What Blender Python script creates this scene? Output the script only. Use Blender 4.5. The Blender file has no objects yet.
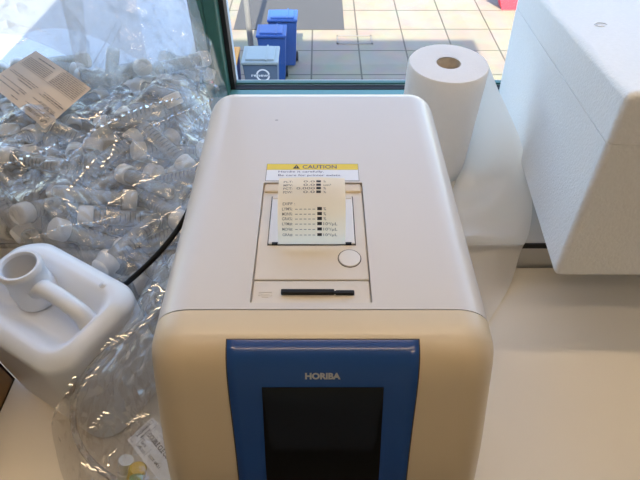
import bpy, bmesh, math, random
from mathutils import Vector, Matrix, Quaternion, noise
random.seed(7)
sc = bpy.context.scene
COL = sc.collection
CAMZ, PITCH, FPX = 0.667, math.radians(47.5), 500.0
SP, CP = math.sin(PITCH), math.cos(PITCH)

def W(px, py, z):
    """photograph point + depth in metres -> world point (used once, to lay things out)"""
    u, v = (px - 320) / FPX, (py - 240) / FPX
    return Vector((u * z, (CP - v * SP) * z, CAMZ - (v * CP + SP) * z))

def WH(px, py, h):
    v = (py - 240) / FPX
    return W(px, py, (CAMZ - h) / (v * CP + SP))

# ------------------------------------------------------------------ materials
def mat(name, col, rough=0.5, metal=0.0, var=0.0, vscale=8.0, bump=0.0, bscale=40.0, spec=0.5, trans=0.0, coat=0.0):
    m = bpy.data.materials.new(name); m.use_nodes = True
    nt = m.node_tree; nd = nt.nodes; ln = nt.links
    b = nd['Principled BSDF']
    b.inputs['Base Color'].default_value = (*col, 1)
    b.inputs['Roughness'].default_value = rough
    b.inputs['Metallic'].default_value = metal
    b.inputs['Specular IOR Level'].default_value = spec
    b.inputs['Coat Weight'].default_value = coat
    if trans: b.inputs['Transmission Weight'].default_value = trans
    tc = nd.new('ShaderNodeTexCoord')
    if var:
        n = nd.new('ShaderNodeTexNoise'); n.inputs['Scale'].default_value = vscale; n.inputs['Detail'].default_value = 5
        r = nd.new('ShaderNodeMix'); r.data_type = 'RGBA'
        r.inputs[6].default_value = (*[c * (1 - var) for c in col], 1)
        r.inputs[7].default_value = (*[min(1, c * (1 + var)) for c in col], 1)
        ln.new(tc.outputs['Object'], n.inputs['Vector']); ln.new(n.outputs['Fac'], r.inputs[0])
        ln.new(r.outputs[2], b.inputs['Base Color'])
    if bump:
        n = nd.new('ShaderNodeTexNoise'); n.inputs['Scale'].default_value = bscale; n.inputs['Detail'].default_value = 4
        bp = nd.new('ShaderNodeBump'); bp.inputs['Strength'].default_value = bump; bp.inputs['Distance'].default_value = 0.002
        ln.new(tc.outputs['Object'], n.inputs['Vector']); ln.new(n.outputs['Fac'], bp.inputs['Height'])
        ln.new(bp.outputs['Normal'], b.inputs['Normal'])
    return m

def emit(name, col, s):
    m = bpy.data.materials.new(name); m.use_nodes = True
    nt = m.node_tree; nt.nodes.clear()
    o = nt.nodes.new('ShaderNodeOutputMaterial'); e = nt.nodes.new('ShaderNodeEmission')
    e.inputs[0].default_value = (*col, 1); e.inputs[1].default_value = s
    nt.links.new(e.outputs[0], o.inputs[0]); return m

def film(name, tint, haze, rough, bump, bscale, spec_boost=1.0, hazecol=(0.85, 0.88, 0.92), gmax=.3):
    """clear plastic film / clear plastic wall: see-through, a little milky, glossy"""
    m = bpy.data.materials.new(name); m.use_nodes = True
    nt = m.node_tree; nd = nt.nodes; ln = nt.links; nd.clear()
    o = nd.new('ShaderNodeOutputMaterial')
    tr = nd.new('ShaderNodeBsdfTransparent'); tr.inputs[0].default_value = (*tint, 1)
    df = nd.new('ShaderNodeBsdfDiffuse'); df.inputs[0].default_value = (*hazecol, 1)
    tl = nd.new('ShaderNodeBsdfTranslucent'); tl.inputs[0].default_value = (*hazecol, 1)
    hz = nd.new('ShaderNodeMixShader'); hz.inputs[0].default_value = 0.5
    ln.new(df.outputs[0], hz.inputs[1]); ln.new(tl.outputs[0], hz.inputs[2])
    m1 = nd.new('ShaderNodeMixShader'); m1.inputs[0].default_value = haze
    ln.new(tr.outputs[0], m1.inputs[1]); ln.new(hz.outputs[0], m1.inputs[2])
    gl = nd.new('ShaderNodeBsdfGlossy'); gl.inputs['Roughness'].default_value = rough
    fr = nd.new('ShaderNodeFresnel'); fr.inputs['IOR'].default_value = 1.5
    mu = nd.new('ShaderNodeMath'); mu.operation = 'MULTIPLY'; mu.inputs[1].default_value = spec_boost; mu.use_clamp = True
    m2 = nd.new('ShaderNodeMixShader')
    cp = nd.new('ShaderNodeMath'); cp.operation = 'MINIMUM'; cp.inputs[1].default_value = gmax
    ln.new(fr.outputs[0], mu.inputs[0]); ln.new(mu.outputs[0], cp.inputs[0]); ln.new(cp.outputs[0], m2.inputs[0])
    ln.new(m1.outputs[0], m2.inputs[1]); ln.new(gl.outputs[0], m2.inputs[2])
    if bump:
        tc = nd.new('ShaderNodeTexCoord')
        n1 = nd.new('ShaderNodeTexNoise'); n1.inputs['Scale'].default_value = bscale; n1.inputs['Detail'].default_value = 3
        n1.inputs['Distortion'].default_value = 1.2
        v = nd.new('ShaderNodeTexVoronoi'); v.feature = 'DISTANCE_TO_EDGE'; v.inputs['Scale'].default_value = bscale * 0.55
        ad = nd.new('ShaderNodeVectorMath'); ad.operation = 'ADD'
        n0 = nd.new('ShaderNodeTexNoise'); n0.inputs['Scale'].default_value = bscale * 0.4
        sca = nd.new('ShaderNodeVectorMath'); sca.operation = 'SCALE'; sca.inputs['Scale'].default_value = 0.12
        ln.new(tc.outputs['Object'], n0.inputs['Vector']); ln.new(n0.outputs['Color'], sca.inputs[0])
        ln.new(tc.outputs['Object'], ad.inputs[0]); ln.new(sca.outputs[0], ad.inputs[1]); ln.new(ad.outputs[0], v.inputs['Vector'])
        ln.new(tc.outputs['Object'], n1.inputs['Vector'])
        s = nd.new('ShaderNodeMath'); s.operation = 'ADD'
        ln.new(n1.outputs['Fac'], s.inputs[0]); ln.new(v.outputs['Distance'], s.inputs[1])
        bp = nd.new('ShaderNodeBump'); bp.inputs['Strength'].default_value = bump; bp.inputs['Distance'].default_value = 0.012
        ln.new(s.outputs[0], bp.inputs['Height'])
        ln.new(bp.outputs[0], gl.inputs['Normal']); ln.new(bp.outputs[0], fr.inputs['Normal'])
    ln.new(m2.outputs[0], o.inputs[0])
    return m

M = dict(
    shell=mat('ivory_shell', (.65, .61, .565), .32, var=.015, vscale=3, bump=.03, bscale=900, coat=.15),
    cover=mat('cream_cover', (.66, .55, .385), .34, var=.015, vscale=3, coat=.15),
    groove=mat('groove_dark', (.05, .045, .04), .7),
    panel=mat('ivory_panel', (.68, .63, .56), .42, var=.02, vscale=20),
    hatch=mat('hatch_plastic', (.74, .72, .70), .2),
    blue=mat('blue_bezel', (.02, .075, .27), .22, var=.03, coat=.3),
    screen=mat('black_glass', (.004, .004, .004), .08),
    silver=mat('silver_print', (.55, .56, .58), .35, metal=.5),
    black=mat('black_plastic', (.008, .008, .009), .45, spec=.25),
    ink=mat('black_ink', (.03, .03, .035), .7),
    inkgrey=mat('grey_ink', (.22, .2, .18), .8),
    navyink=mat('navy_ink', (.04, .06, .16), .7),
    yellow=mat('yellow_print', (.78, .60, .03), .5),
    stickerwhite=mat('white_sticker', (.78, .80, .84), .4),
    receipt=mat('receipt_paper', (.90, .84, .72), .7, var=.02, vscale=60),
    foam=mat('white_foam', (.83, .84, .84), .85, var=.05, vscale=190, bump=.5, bscale=300, spec=.25),
    paper=mat('tissue_paper', (.85, .83, .80), .9, var=.02, vscale=120, bump=.25, bscale=260, spec=.1),
    core=mat('cardboard_core', (.58, .50, .40), .9, var=.3, vscale=90),
    bench=mat('bench_laminate', (.86, .815, .73), .45, var=.02, vscale=6),
    sill=mat('sill_paint', (.62, .60, .56), .5, var=.03, vscale=10),
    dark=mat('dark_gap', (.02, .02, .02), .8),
    wall=mat('wall_paint', (.40, .37, .33), .8, var=.02),
    ceil=mat('ceiling_paint', (.45, .43, .40), .85, var=.02),
    floor=mat('floor_vinyl', (.16, .14, .12), .6, var=.08),
    green=mat('green_frame', (.045, .16, .135), .35, var=.08, vscale=14),
    teal=mat('rail_sky_sheen', (.12, .32, .32), .22),
    gasket=mat('rubber_gasket', (.01, .01, .011), .6),
    jug=mat('milky_plastic', (.72, .76, .82), .3, var=.015, vscale=12),
    jugin=mat('milky_plastic_inside', (.60, .61, .62), .45),
    cap=mat('white_cap', (.82, .82, .80), .35),
    stem=mat('white_stem', (.76, .76, .74), .4),
    labelpaper=mat('beige_label', (.74, .64, .52), .65, var=.03, vscale=25),
    labelwhite=mat('white_label', (.92, .90, .87), .6),
    card=mat('brown_cardboard', (.30, .17, .07), .85, var=.12, vscale=30),
    yellowfit=mat('yellow_fitting', (.80, .55, .02), .35),
    greenfit=mat('green_fitting', (.25, .35, .05), .4),
    whitefit=mat('white_fitting', (.80, .79, .74), .35),
    bin=mat('bin_blue', (.012, .06, .24), .45),
    binslate=mat('bin_slate', (.10, .135, .20), .5, var=.05),
    binlid=mat('bin_lid_grey', (.24, .28, .28), .45, var=.05),
    binpurple=mat('bin_purple', (.10, .10, .30), .5),
    orange=mat('bin_orange', (.62, .26, .03), .5),
    white=mat('white_print', (.85, .86, .88), .5),
    red=mat('red_plastic', (.72, .04, .07), .45),
    backdrop_roof=mat('backdrop_grey', (.42, .47, .52), .85, var=.1),
    polegrey=mat('pole_grey', (.12, .125, .135), .5),
    dark_slab=mat('dark_slab', (.038, .039, .043), .9, var=.15, vscale=20),
    iron=mat('cast_iron', (.14, .13, .12), .7),
)
M['glass'] = film('window_glass', (.97, .985, .98), 0.0, 0.0, 0, 1, 1.0)
M['bagfilm'] = film('clear_bag_film', (.99, .99, .99), 0.27, 0.09, 0.06, 60, 1.5)
M['bagfilm2'] = film('clear_bag_film_small', (.985, .985, .985), 0.19, 0.07, 0.06, 60, 1.5)
M['glint_fold'] = film('glint_film', (.985, .985, .985), 0.10, 0.05, 0, 1, 6.0, (.85, .88, .92), .6)
M['hose'] = film('clear_hose', (.95, .95, .95), 0.30, 0.12, 0, 1, 1.6)

def tube_material():
    """clear barrel with printed graduation marks (object Z runs along the barrel)"""
    m = film('graduated_barrel', (.98, .985, .98), 0.30, 0.15, 0, 1, 1.0, (.86, .88, .87), .2)
    nt = m.node_tree; nd = nt.nodes; ln = nt.links
    out = [n for n in nd if n.type == 'OUTPUT_MATERIAL'][0]
    cur = out.inputs[0].links[0].from_socket
    tc = nd.new('ShaderNodeTexCoord'); sx = nd.new('ShaderNodeSeparateXYZ'); ln.new(tc.outputs['Object'], sx.inputs[0])
    def mth(op, a, b=None):
        n = nd.new('ShaderNodeMath'); n.operation = op
        for i, q in enumerate((a, b)):
            if q is None: continue
            if isinstance(q, (int, float)): n.inputs[i].default_value = q
            else: ln.new(q, n.inputs[i])
        return n.outputs[0]
    fr = mth('FRACT', mth('MULTIPLY', sx.outputs['Z'], 1 / .0072))
    line = mth('LESS_THAN', fr, .2)
    ang = mth('ARCTAN2', sx.outputs['Y'], sx.outputs['X'])
    long_ = mth('LESS_THAN', mth('FRACT', mth('MULTIPLY', sx.outputs['Z'], .5 / .0072)), .5)
    lim = mth('ADD', mth('MULTIPLY', long_, .28), .42)
    side = mth('LESS_THAN', mth('ABSOLUTE', mth('SUBTRACT', mth('ABSOLUTE', ang), 1.57)), lim)
    zr = mth('MULTIPLY', mth('GREATER_THAN', sx.outputs['Z'], -.048), mth('LESS_THAN', sx.outputs['Z'], .03))
    fac = mth('MULTIPLY', mth('MULTIPLY', line, side), mth('MULTIPLY', zr, .9))
    ink = nd.new('ShaderNodeBsdfDiffuse'); ink.inputs[0].default_value = (.06, .07, .09, 1)
    mx = nd.new('ShaderNodeMixShader'); ln.new(fac, mx.inputs[0]); ln.new(cur, mx.inputs[1]); ln.new(ink.outputs[0], mx.inputs[2])
    ln.new(mx.outputs[0], out.inputs[0])
    return m
M['barrel'] = tube_material()
M['receipt'] = film('thermal_paper', (1, 1, 1), 1.0, .5, 0, 1, .3, (.97, .90, .76))
M['sheet'] = film('thin_tissue', (.9, .9, .88), 0.93, 0.6, 0.25, 160, .05, (.95, .94, .92))

def tile_material():
    m = mat('paving_tiles', (.72, .64, .50), .8)
    nt = m.node_tree; nd = nt.nodes; ln = nt.links; b = nd['Principled BSDF']
    tc = nd.new('ShaderNodeTexCoord'); mp = nd.new('ShaderNodeMapping')
    mp.inputs['Location'].default_value = (-.68 / .82, -9.97 / .82, 0); mp.inputs['Scale'].default_value = (1 / .82, 1 / .82, 1)
    br = nd.new('ShaderNodeTexBrick'); br.offset = 0; br.squash = 1
    br.inputs['Scale'].default_value = 1; br.inputs['Mortar Size'].default_value = .018; br.inputs['Brick Width'].default_value = 1; br.inputs['Row Height'].default_value = 1
    br.inputs['Color1'].default_value = (.235, .21, .165, 1); br.inputs['Color2'].default_value = (.215, .19, .15, 1); br.inputs['Mortar'].default_value = (.08, .068, .052, 1)
    ns = nd.new('ShaderNodeTexNoise'); ns.inputs['Scale'].default_value = 2.5; ns.inputs['Detail'].default_value = 6
    mx = nd.new('ShaderNodeMix'); mx.data_type = 'RGBA'; mx.blend_type = 'MULTIPLY'; mx.inputs[0].default_value = .45
    ln.new(tc.outputs['Object'], mp.inputs[0]); ln.new(mp.outputs[0], br.inputs['Vector']); ln.new(mp.outputs[0], ns.inputs['Vector'])
    ln.new(br.outputs['Color'], mx.inputs[6]); ln.new(ns.outputs['Color'], mx.inputs[7]); ln.new(mx.outputs[2], b.inputs['Base Color'])
    return m
M['tiles'] = tile_material()
M['lamp'] = emit('warm_tube', (1.0, .76, .52), 15.0)
M['lamp_fill'] = emit('warm_fill', (1.0, .74, .46), 11.0)

# ------------------------------------------------------------------ object helpers
def obj(name, bm, m, parent=None, smooth=False, loc=None):
    bmesh.ops.recalc_face_normals(bm, faces=bm.faces)
    me = bpy.data.meshes.new(name); bm.to_mesh(me); bm.free()
    return link(name, me, m, parent, smooth, loc)

def link(name, me, m, parent=None, smooth=False, loc=None):
    o = bpy.data.objects.new(name, me); COL.objects.link(o)
    if m and not me.materials: me.materials.append(M[m])
    if smooth: me.shade_smooth()
    if parent: o.parent = parent
    if loc: o.location = loc
    return o

def auto(o, deg=40, wn=False):
    o.data.shade_smooth()
    if wn:
        w = o.modifiers.new('normals', 'WEIGHTED_NORMAL'); w.weight = 100; w.keep_sharp = True
    o.data.set_sharp_from_angle(angle=math.radians(deg))
    return o

def thing(name, label, cat, loc=(0, 0, 0), rz=0, group=None):
    o = bpy.data.objects.new(name, None); COL.objects.link(o)
    o.location = loc; o.rotation_euler = (0, 0, rz); o.empty_display_size = .05
    o['label'] = label; o['category'] = cat
    if group: o['group'] = group
    return o

def tag(o, label, cat, group=None):
    o['label'] = label; o['category'] = cat
    if group: o['group'] = group
    return o

def struct(o):
    o['kind'] = 'structure'; return o

def bx(bm, x0, x1, y0, y1, z0, z1, bev=0.0, seg=2, rot=None):
    ps = [Vector((x, y, z)) for x in (x0, x1) for y in (y0, y1) for z in (z0, z1)]
    if rot: ps = [rot @ p for p in ps]
    v = [bm.verts.new(p) for p in ps]
    fs = [bm.faces.new([v[i] for i in q]) for q in ((0, 1, 3, 2), (4, 6, 7, 5), (0, 4, 5, 1), (2, 3, 7, 6), (0, 2, 6, 4), (1, 5, 7, 3))]
    if bev:
        bmesh.ops.recalc_face_normals(bm, faces=fs)
        ed = list({e for f in fs for e in f.edges})
        bmesh.ops.bevel(bm, geom=ed, offset=bev, segments=seg, affect='EDGES', profile=.5)
    return bm

def box(*a, **k):
    return bx(bmesh.new(), *a, **k)

def lathe(prof, seg=32, bm=None, close_ends=True, mtx=None):
    bm = bm or bmesh.new(); rings = []
    for r, z in prof:
        rings.append([bm.verts.new((mtx @ Vector((r * math.cos(2 * math.pi * k / seg), r * math.sin(2 * math.pi * k / seg), z))) if mtx
                                   else (r * math.cos(2 * math.pi * k / seg), r * math.sin(2 * math.pi * k / seg), z)) for k in range(seg)])
    for a, b in zip(rings, rings[1:]):
        for k in range(seg):
            bm.faces.new((a[k], a[(k + 1) % seg], b[(k + 1) % seg], b[k]))
    if close_ends:
        bm.faces.new(rings[0][::-1]); bm.faces.new(rings[-1])
    return bm

def grid(fn, nu, nv, bm=None):
    bm = bm or bmesh.new()
    vs = [[bm.verts.new(fn(i / nu, j / nv)) for i in range(nu + 1)] for j in range(nv + 1)]
    for j in range(nv):
        for i in range(nu):
            bm.faces.new((vs[j][i], vs[j][i + 1], vs[j + 1][i + 1], vs[j + 1][i]))
    return bm

def catmull(pts, n):
    pts = [Vector(p) for p in pts]; P = [2 * pts[0] - pts[1]] + pts + [2 * pts[-1] - pts[-2]]
    out = []; m = len(pts) - 1
    for k in range(n + 1):
        t = k / n * m; i = min(int(t), m - 1); f = t - i
        a, b, c, d = P[i:i + 4]
        out.append(.5 * ((2 * b) + (c - a) * f + (2 * a - 5 * b + 4 * c - d) * f * f + (3 * b - a - 3 * c + d) * f ** 3))
    return out

def sweep(pts, r, seg=10, bm=None, flat=1.0, rfun=None, close=False):
    bm = bm or bmesh.new(); rings = []
    up = Vector((0.13, .21, 1)).normalized(); prev = None; n = len(pts)
    for i, p in enumerate(pts):
        t = (pts[min(i + 1, n - 1)] - pts[max(i - 1, 0)]).normalized()
        if prev is None: s = t.cross(up).normalized()
        else: s = (prev - t * prev.dot(t)).normalized()
        prev = s; b = t.cross(s)
        rr = rfun(i / (n - 1)) * r if rfun else r
        rings.append([bm.verts.new(p + s * (rr * math.cos(2 * math.pi * k / seg)) + b * (rr * flat * math.sin(2 * math.pi * k / seg))) for k in range(seg)])
    for a, b in zip(rings, rings[1:]):
        for k in range(seg):
            bm.faces.new((a[k], a[(k + 1) % seg], b[(k + 1) % seg], b[k]))
    bm.faces.new(rings[0][::-1]); bm.faces.new(rings[-1])
    return bm

_text_cache = {}
def text_bm(body, size, bold=0.0):
    """lettering as mesh, left-aligned on its baseline in the XY plane"""
    cu = bpy.data.curves.new('lettering', 'FONT'); cu.body = body; cu.size = size; cu.offset = bold; cu.resolution_u = 3
    o = bpy.data.objects.new('lettering', cu); COL.objects.link(o)
    dg = bpy.context.evaluated_depsgraph_get(); dg.update()
    me = bpy.data.meshes.new_from_object(o.evaluated_get(dg))
    bm = bmesh.new(); bm.from_mesh(me)
    bpy.data.objects.remove(o); bpy.data.curves.remove(cu); bpy.data.meshes.remove(me)
    return bm

def fit_text(body, x0, x1, y0, height, bold=0.0):
    """lettering scaled to span x0..x1 with the given cap height, baseline at y0"""
    bm = text_bm(body, 1.0, bold)
    xs = [v.co.x for v in bm.verts]; ys = [v.co.y for v in bm.verts]
    sx = (x1 - x0) / max(1e-6, max(xs) - min(xs))
    for v in bm.verts:
        v.co = Vector((x0 + (v.co.x - min(xs)) * sx, y0 + v.co.y * height / .7, 0))
    return bm

def merge(dst, src):
    me = bpy.data.meshes.new('t'); src.to_mesh(me); src.free(); dst.from_mesh(me); bpy.data.meshes.remove(me); return dst

def mapbm(bm, fn):
    for v in bm.verts: v.co = fn(v.co)
    return bm

def smooth01(t):
    t = max(0.0, min(1.0, t)); return t * t * (3 - 2 * t)

# ================================================================== THE SETTING
SILL = 0.057
def S(name, *a, m, **k): return struct(obj(name, box(*a, **k), m))
S('floor', -2.4, 2.4, -3.2, .5, -.80, -.75, m='floor')
S('ceiling', -2.5, 2.5, -3.3, 1.25, 1.95, 2.05, m='ceil')
S('wall_left', -2.5, -2.4, -3.3, 1.25, -.80, 1.95, m='wall')
S('wall_right', 2.4, 2.5, -3.3, 1.25, -.80, 1.95, m='wall')
S('wall_front', -2.5, 2.5, -3.3, -3.2, -.80, 1.95, m='wall')
bm = bmesh.new()                                        # window wall: piers, lintel, storey below, parapet above
bx(bm, -2.4, -1.9, 1.0, 1.2, -.80, 1.95); bx(bm, 1.9, 2.4, 1.0, 1.2, -.80, 1.95)
bx(bm, -1.9, 1.9, 1.0, 1.2, 1.62, 1.95)
bx(bm, -2.5, 2.5, 1.02, 1.2, -3.53, -.80); bx(bm, -2.5, 2.5, 1.0, 1.2, 2.05, 2.9)
struct(obj('wall_back', bm, 'wall'))
bm = box(-2.4, 2.4, .552, 1.07, -.75, SILL, .002)
struct(obj('trim_1', bm, 'sill'))                       # deep window ledge behind the bench
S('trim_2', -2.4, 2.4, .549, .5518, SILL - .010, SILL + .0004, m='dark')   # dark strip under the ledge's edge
S('baseboard_left', -2.4, -2.385, -3.2, .5, -.75, -.65, m='sill')

def window(name, x0, x1, jamb):
    r = bpy.data.objects.new(name, None); COL.objects.link(r); struct(r)
    bm = bmesh.new(); z0, z1 = SILL, 1.62
    bx(bm, x0 - jamb, x0, 0.99, 1.065, z0, z1, .003); bx(bm, x1, x1 + jamb, 0.99, 1.065, z0, z1, .003)
    bx(bm, x0, x1, 0.99, 1.065, z1 - .06, z1, .003)
    bx(bm, x0 + .010, x1 - .010, 1.040, 1.052, z0 + .0035, z0 + .0085, .001)
    obj('frame', bm, 'green', r)
    obj('rail', box(x0, x1, .955, 1.022, z0, z0 + .002, .0008), 'teal', r)  # the ledge's sky reflection is put into the teal colour
    bm = bmesh.new()
    bx(bm, x0, x0 + .010, 1.022, 1.056, z0, z1 - .06); bx(bm, x1 - .010, x1, 1.022, 1.056, z0, z1 - .06)
    bx(bm, x0, x1, 1.022, 1.039, z0, z0 + .0038, .001); bx(bm, x0, x1, 1.022, 1.056, z1 - .07, z1 - .06)
    obj('gasket', bm, 'gasket', r)
    obj('pane', grid(lambda a, b: Vector((x0 + .01 + (x1 - x0 - .02) * a, 1.046, z0 + .004 + (z1 - .08 - z0) * b)), 1, 1), 'glass', r)
    return r
window('window_1', -.203, 1.848, .026)
window('window_2', -1.848, -.255, .026)

# outside, one storey down
GZ = -3.53
struct(obj('ground', grid(lambda a, b: Vector((-45 + 90 * a, 1.2 + 60 * b, GZ)), 2, 2), 'tiles'))
struct(obj('trim_3', box(-1.6, .45, 9.12, 13.5, GZ, GZ + .012), 'dark_slab'))          # thin dark slab laid over the paving

struct(obj('backdrop_roof', box(-9, -1.0, 1.25, 5.6, GZ, -1.2, .02), 'backdrop_roof'))                       # flat roof added to darken the view through the left window

def bin_(name, label, x, y, w, d, h, body, lid, group=None, mark=None):
    t = thing(name, label, 'bin', (x, y, GZ), 0, group)
    bm = bmesh.new()
    lo, hi = .80, 1.0
    ring = []
    for z, f in ((.06, lo), (h - .12, .97), (h - .06, 1.0)):
        ring.append([bm.verts.new((sx * w / 2 * f, sy * d / 2 * f, z)) for sx, sy in ((-1, -1), (1, -1), (1, 1), (-1, 1))])
    for a, b in zip(ring, ring[1:]):
        for k in range(4): bm.faces.new((a[k], a[(k + 1) % 4], b[(k + 1) % 4], b[k]))
    bm.faces.new(ring[0][::-1]); bm.faces.new(ring[-1])
    bmesh.ops.bevel(bm, geom=bm.edges[:], offset=.015, segments=2, affect='EDGES')
    obj('body', bm, body, t)
    l = box(-w / 2 - .012, w / 2 + .012, -d / 2 - .02, d / 2 + .02, h - .06, h - .02, .012)
    bx(l, -w / 2 + .04, w / 2 - .04, -d / 2 + .03, d / 2 - .03, h - .025, h, .012)
    bx(l, w * .16, w * .20, -d / 2, d / 2, h - .022, h + .008, .003)
    obj('lid', l, lid, t)
    hd = sweep([Vector((-w * .3, d / 2 + .05, h - .05)), Vector((w * .3, d / 2 + .05, h - .05))], .014, 8)
    bx(hd, -w * .3, -w * .26, d / 2, d / 2 + .05, h - .06, h - .04); bx(hd, w * .26, w * .3, d / 2, d / 2 + .05, h - .06, h - .04)
    obj('handle', hd, body, t)
    for s in (-1, 1):
        rot = Matrix.Translation((s * w * .44, d / 2 - .02, .085)) @ Matrix.Rotation(math.pi / 2, 4, 'Y')
        obj('wheel', lathe([(.085, -.02), (.085, .02)], 18, mtx=rot), 'black', t)
    if mark: mark(t, w, d, h)
    return t

def renewi(t, w, d, h):
    def onface(p):
        k = (p.z - .06) / (h - .18); f = .80 + (.97 - .80) * k
        return Vector((p.x, -d / 2 * f - .004, p.z))
    bm = fit_text('renewi', -.125, .115, 0, .045, .02)
    mapbm(bm, lambda c: onface(Vector((c.x, 0, h - .235 + c.y))))
    obj('lettering', bm, 'white', t)
    bm = bmesh.new(); a0 = []
    for k in range(40):
        a = 2 * math.pi * k / 40
        a0.append([bm.verts.new(onface(Vector((.03 + r * math.cos(a), 0, h - .215 + r * math.sin(a))))) for r in (.070, .092)])
    for k in range(40):
        if k in (0, 19, 20, 39): continue
        p, q = a0[k], a0[(k + 1) % 40]; bm.faces.new((p[0], p[1], q[1], q[0]))
    obj('emblem', bm, 'white', t)

def recycle(t, w, d, h):
    bm = bmesh.new()
    for k in range(3):
        a = 2 * math.pi * k / 3 + .5
        c = Vector((-.03 + .06 * math.cos(a), 0, h - .30 + .06 * math.sin(a)))
        vs = []
        for dx, dz in ((-.045, -.018), (.02, -.018), (.05, .004), (.02, .026), (-.045, .02)):
            x = c.x + dx * math.cos(a + 1.57) - dz * math.sin(a + 1.57); z = c.z + dx * math.sin(a + 1.57) + dz * math.cos(a + 1.57)
            kk = (z - .06) / (h - .18); vs.append(bm.verts.new((x, -d / 2 * (.80 + .17 * kk) - .004, z)))
        bm.faces.new(vs)
    obj('emblem', bm, 'white', t)

bin_('wheelie_bin', 'slate grey bin with white ring emblem and pale grey lid below the window', -.785, 6.29, .46, .42, 1.0, 'binslate', 'binlid', None, renewi)
bin_('wheelie_bin', 'purple bin with an orange lid beside the slate grey bin', -1.31, 6.27, .44, .42, 1.0, 'binpurple', 'orange')
bin_('wheelie_bin', 'blue wheeled bin with small white mark, in front of the other blue bin', -.72, 7.32, .42, .34, .85, 'bin', 'bin', None, recycle)
bin_('wheelie_bin', 'blue wheeled bin farthest back, half hidden by the other blue bin', -.58, 7.82, .44, .34, .86, 'bin', 'bin')
t = thing('drain_cover', 'narrow dark rectangular drain cover set in the sunlit paving', 'drain cover', (.62, 8.72, GZ))
bm = bmesh.new()
for a in ((-.32, .32, -.16, -.13), (-.32, .32, .13, .16), (-.32, -.29, -.16, .16), (.29, .32, -.16, .16)): bx(bm, *a, 0, .012)
obj('rim', bm, 'iron', t)
t = thing('post', 'pale grey post standing on the paving behind the slate grey bin', 'post', (-1.19, 8.3, GZ))
obj('shaft', lathe([(.05, .02), (.05, 2.2)], 16), 'polegrey', t); obj('base', lathe([(.09, 0), (.09, .02)], 16), 'polegrey', t)
t = thing('plastic_tub', 'red plastic tub on the sunlit paving at the edge of the foam box', 'tub', (3.74, 10.12, GZ))
bm = bmesh.new(); R = []
for z, f in ((0, .45), (.45, 1), (.47, 1.06), (.50, 1.06), (.50, .95), (.03, .4)):
    R.append([bm.verts.new((sx * .36 * f, sy * .28 * f, z)) for sx, sy in ((-1, -1), (1, -1), (1, 1), (-1, 1))])
for a, b in zip(R, R[1:]):
    for k in range(4): bm.faces.new((a[k], a[(k + 1) % 4], b[(k + 1) % 4], b[k]))
bm.faces.new(R[0][::-1]); bm.faces.new(R[-1])
obj('tub', bm, 'red', t)

# ------------------------------------------------------------------ bench
t = thing('laboratory_bench', 'cream laboratory bench carrying the analyzer, in front of the window ledge', 'bench', (0, .29, -.75))
obj('bench_top', box(-1.7, 1.7, -.26, .2575, .71, .75, .003), 'bench', t)
for x in (-1.6, 0.0, 1.6): obj('leg_panel', box(x - .02, x + .02, -.22, .22, 0, .71), 'sill', t)

# ================================================================== ANALYZER
AX = .002
front = catmull([(0, .205, .36), (0, .196, .3595), (0, .187, .3575), (0, .177, .351), (0, .1685, .340), (0, .160, .324), (0, .149, .302), (0, .1365, .277), (0, .1255, .252), (0, .115, .222), (0, .107, .185), (0, .103, .14), (0, .102, .08), (0, .102, .006)], 52)
prof = [(.5165, .006), (.5165, .345), (.5145, .354), (.508, .3585), (.500, .36)] + [(p.y, p.z) for p in front]
def shell():
    # cross-sections of one side profile, drawn in towards both flanks so that every long edge is rounded
    X, r, K = .1285, .030, 10; n = len(prof); nb = 5
    def off(k, d):
        y, z = prof[k]
        if k == 0: o = (-.35, .1)
        elif k < nb: o = (-1, -1)
        elif k == n - 1: o = (.35, .1)
        else:
            (ya, za), (yb, zb) = prof[k - 1], prof[k + 1]; ty, tz = yb - ya, zb - za; L = math.hypot(ty, tz); o = (-tz / L, ty / L)
            if o[1] > 0 and z > .1: o = (-o[0], -o[1])
            if z <= .1: o = (1, 0)
            if k == nb: o = (0, -1)
        return y + o[0] * d * (.28 if k < nb else 1), z + o[1] * d
    bm = bmesh.new(); rows = []
    lay = [(-X + r * (1 - math.cos(t)), r * (1 - math.sin(t))) for t in [math.pi / 2 * q / K for q in range(K + 1)]]
    lay = [(x, d * .92) for x, d in lay]; lay = lay + [(-x, d) for x, d in reversed(lay)]
    for x, d in lay: rows.append([bm.verts.new((AX + x, *off(k, d))) for k in range(n)])
    for a, b in zip(rows, rows[1:]):
        for k in range(n): bm.faces.new((a[k], b[k], b[(k + 1) % n], a[(k + 1) % n]))
    bm.faces.new(rows[0]); bm.faces.new(rows[-1][::-1])
    bmesh.ops.remove_doubles(bm, verts=bm.verts, dist=1e-5)
    bmesh.ops.recalc_face_normals(bm, faces=bm.faces)
    return bm
def half(keep_front):
    bm = shell(); y = .2115 + (-.0005 if keep_front else .0005)
    r = bmesh.ops.bisect_plane(bm, geom=bm.verts[:] + bm.edges[:] + bm.faces[:], plane_co=(0, y, 0), plane_no=(0, 1, 0), clear_outer=keep_front, clear_inner=not keep_front)
    bmesh.ops.edgeloop_fill(bm, edges=[e for e in r['geom_cut'] if isinstance(e, bmesh.types.BMEdge)])
    bmesh.ops.recalc_face_normals(bm, faces=bm.faces)
    return bm
an = thing('hematology_analyzer', 'ivory blood analyzer with blue front bezel and built-in printer on the cream bench', 'analyzer', (0, 0, 0))
body = obj('body', half(False), 'shell', an)
PX0, PX1, PY0, PY1 = -.0525, .0392, .2177, .3540
cut = obj('cutter', box(PX0, PX1, PY0, PY1, .354, .37, .0008, 1), None)
md = body.modifiers.new('b', 'BOOLEAN'); md.object = cut; md.operation = 'DIFFERENCE'; md.solver = 'EXACT'
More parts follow.
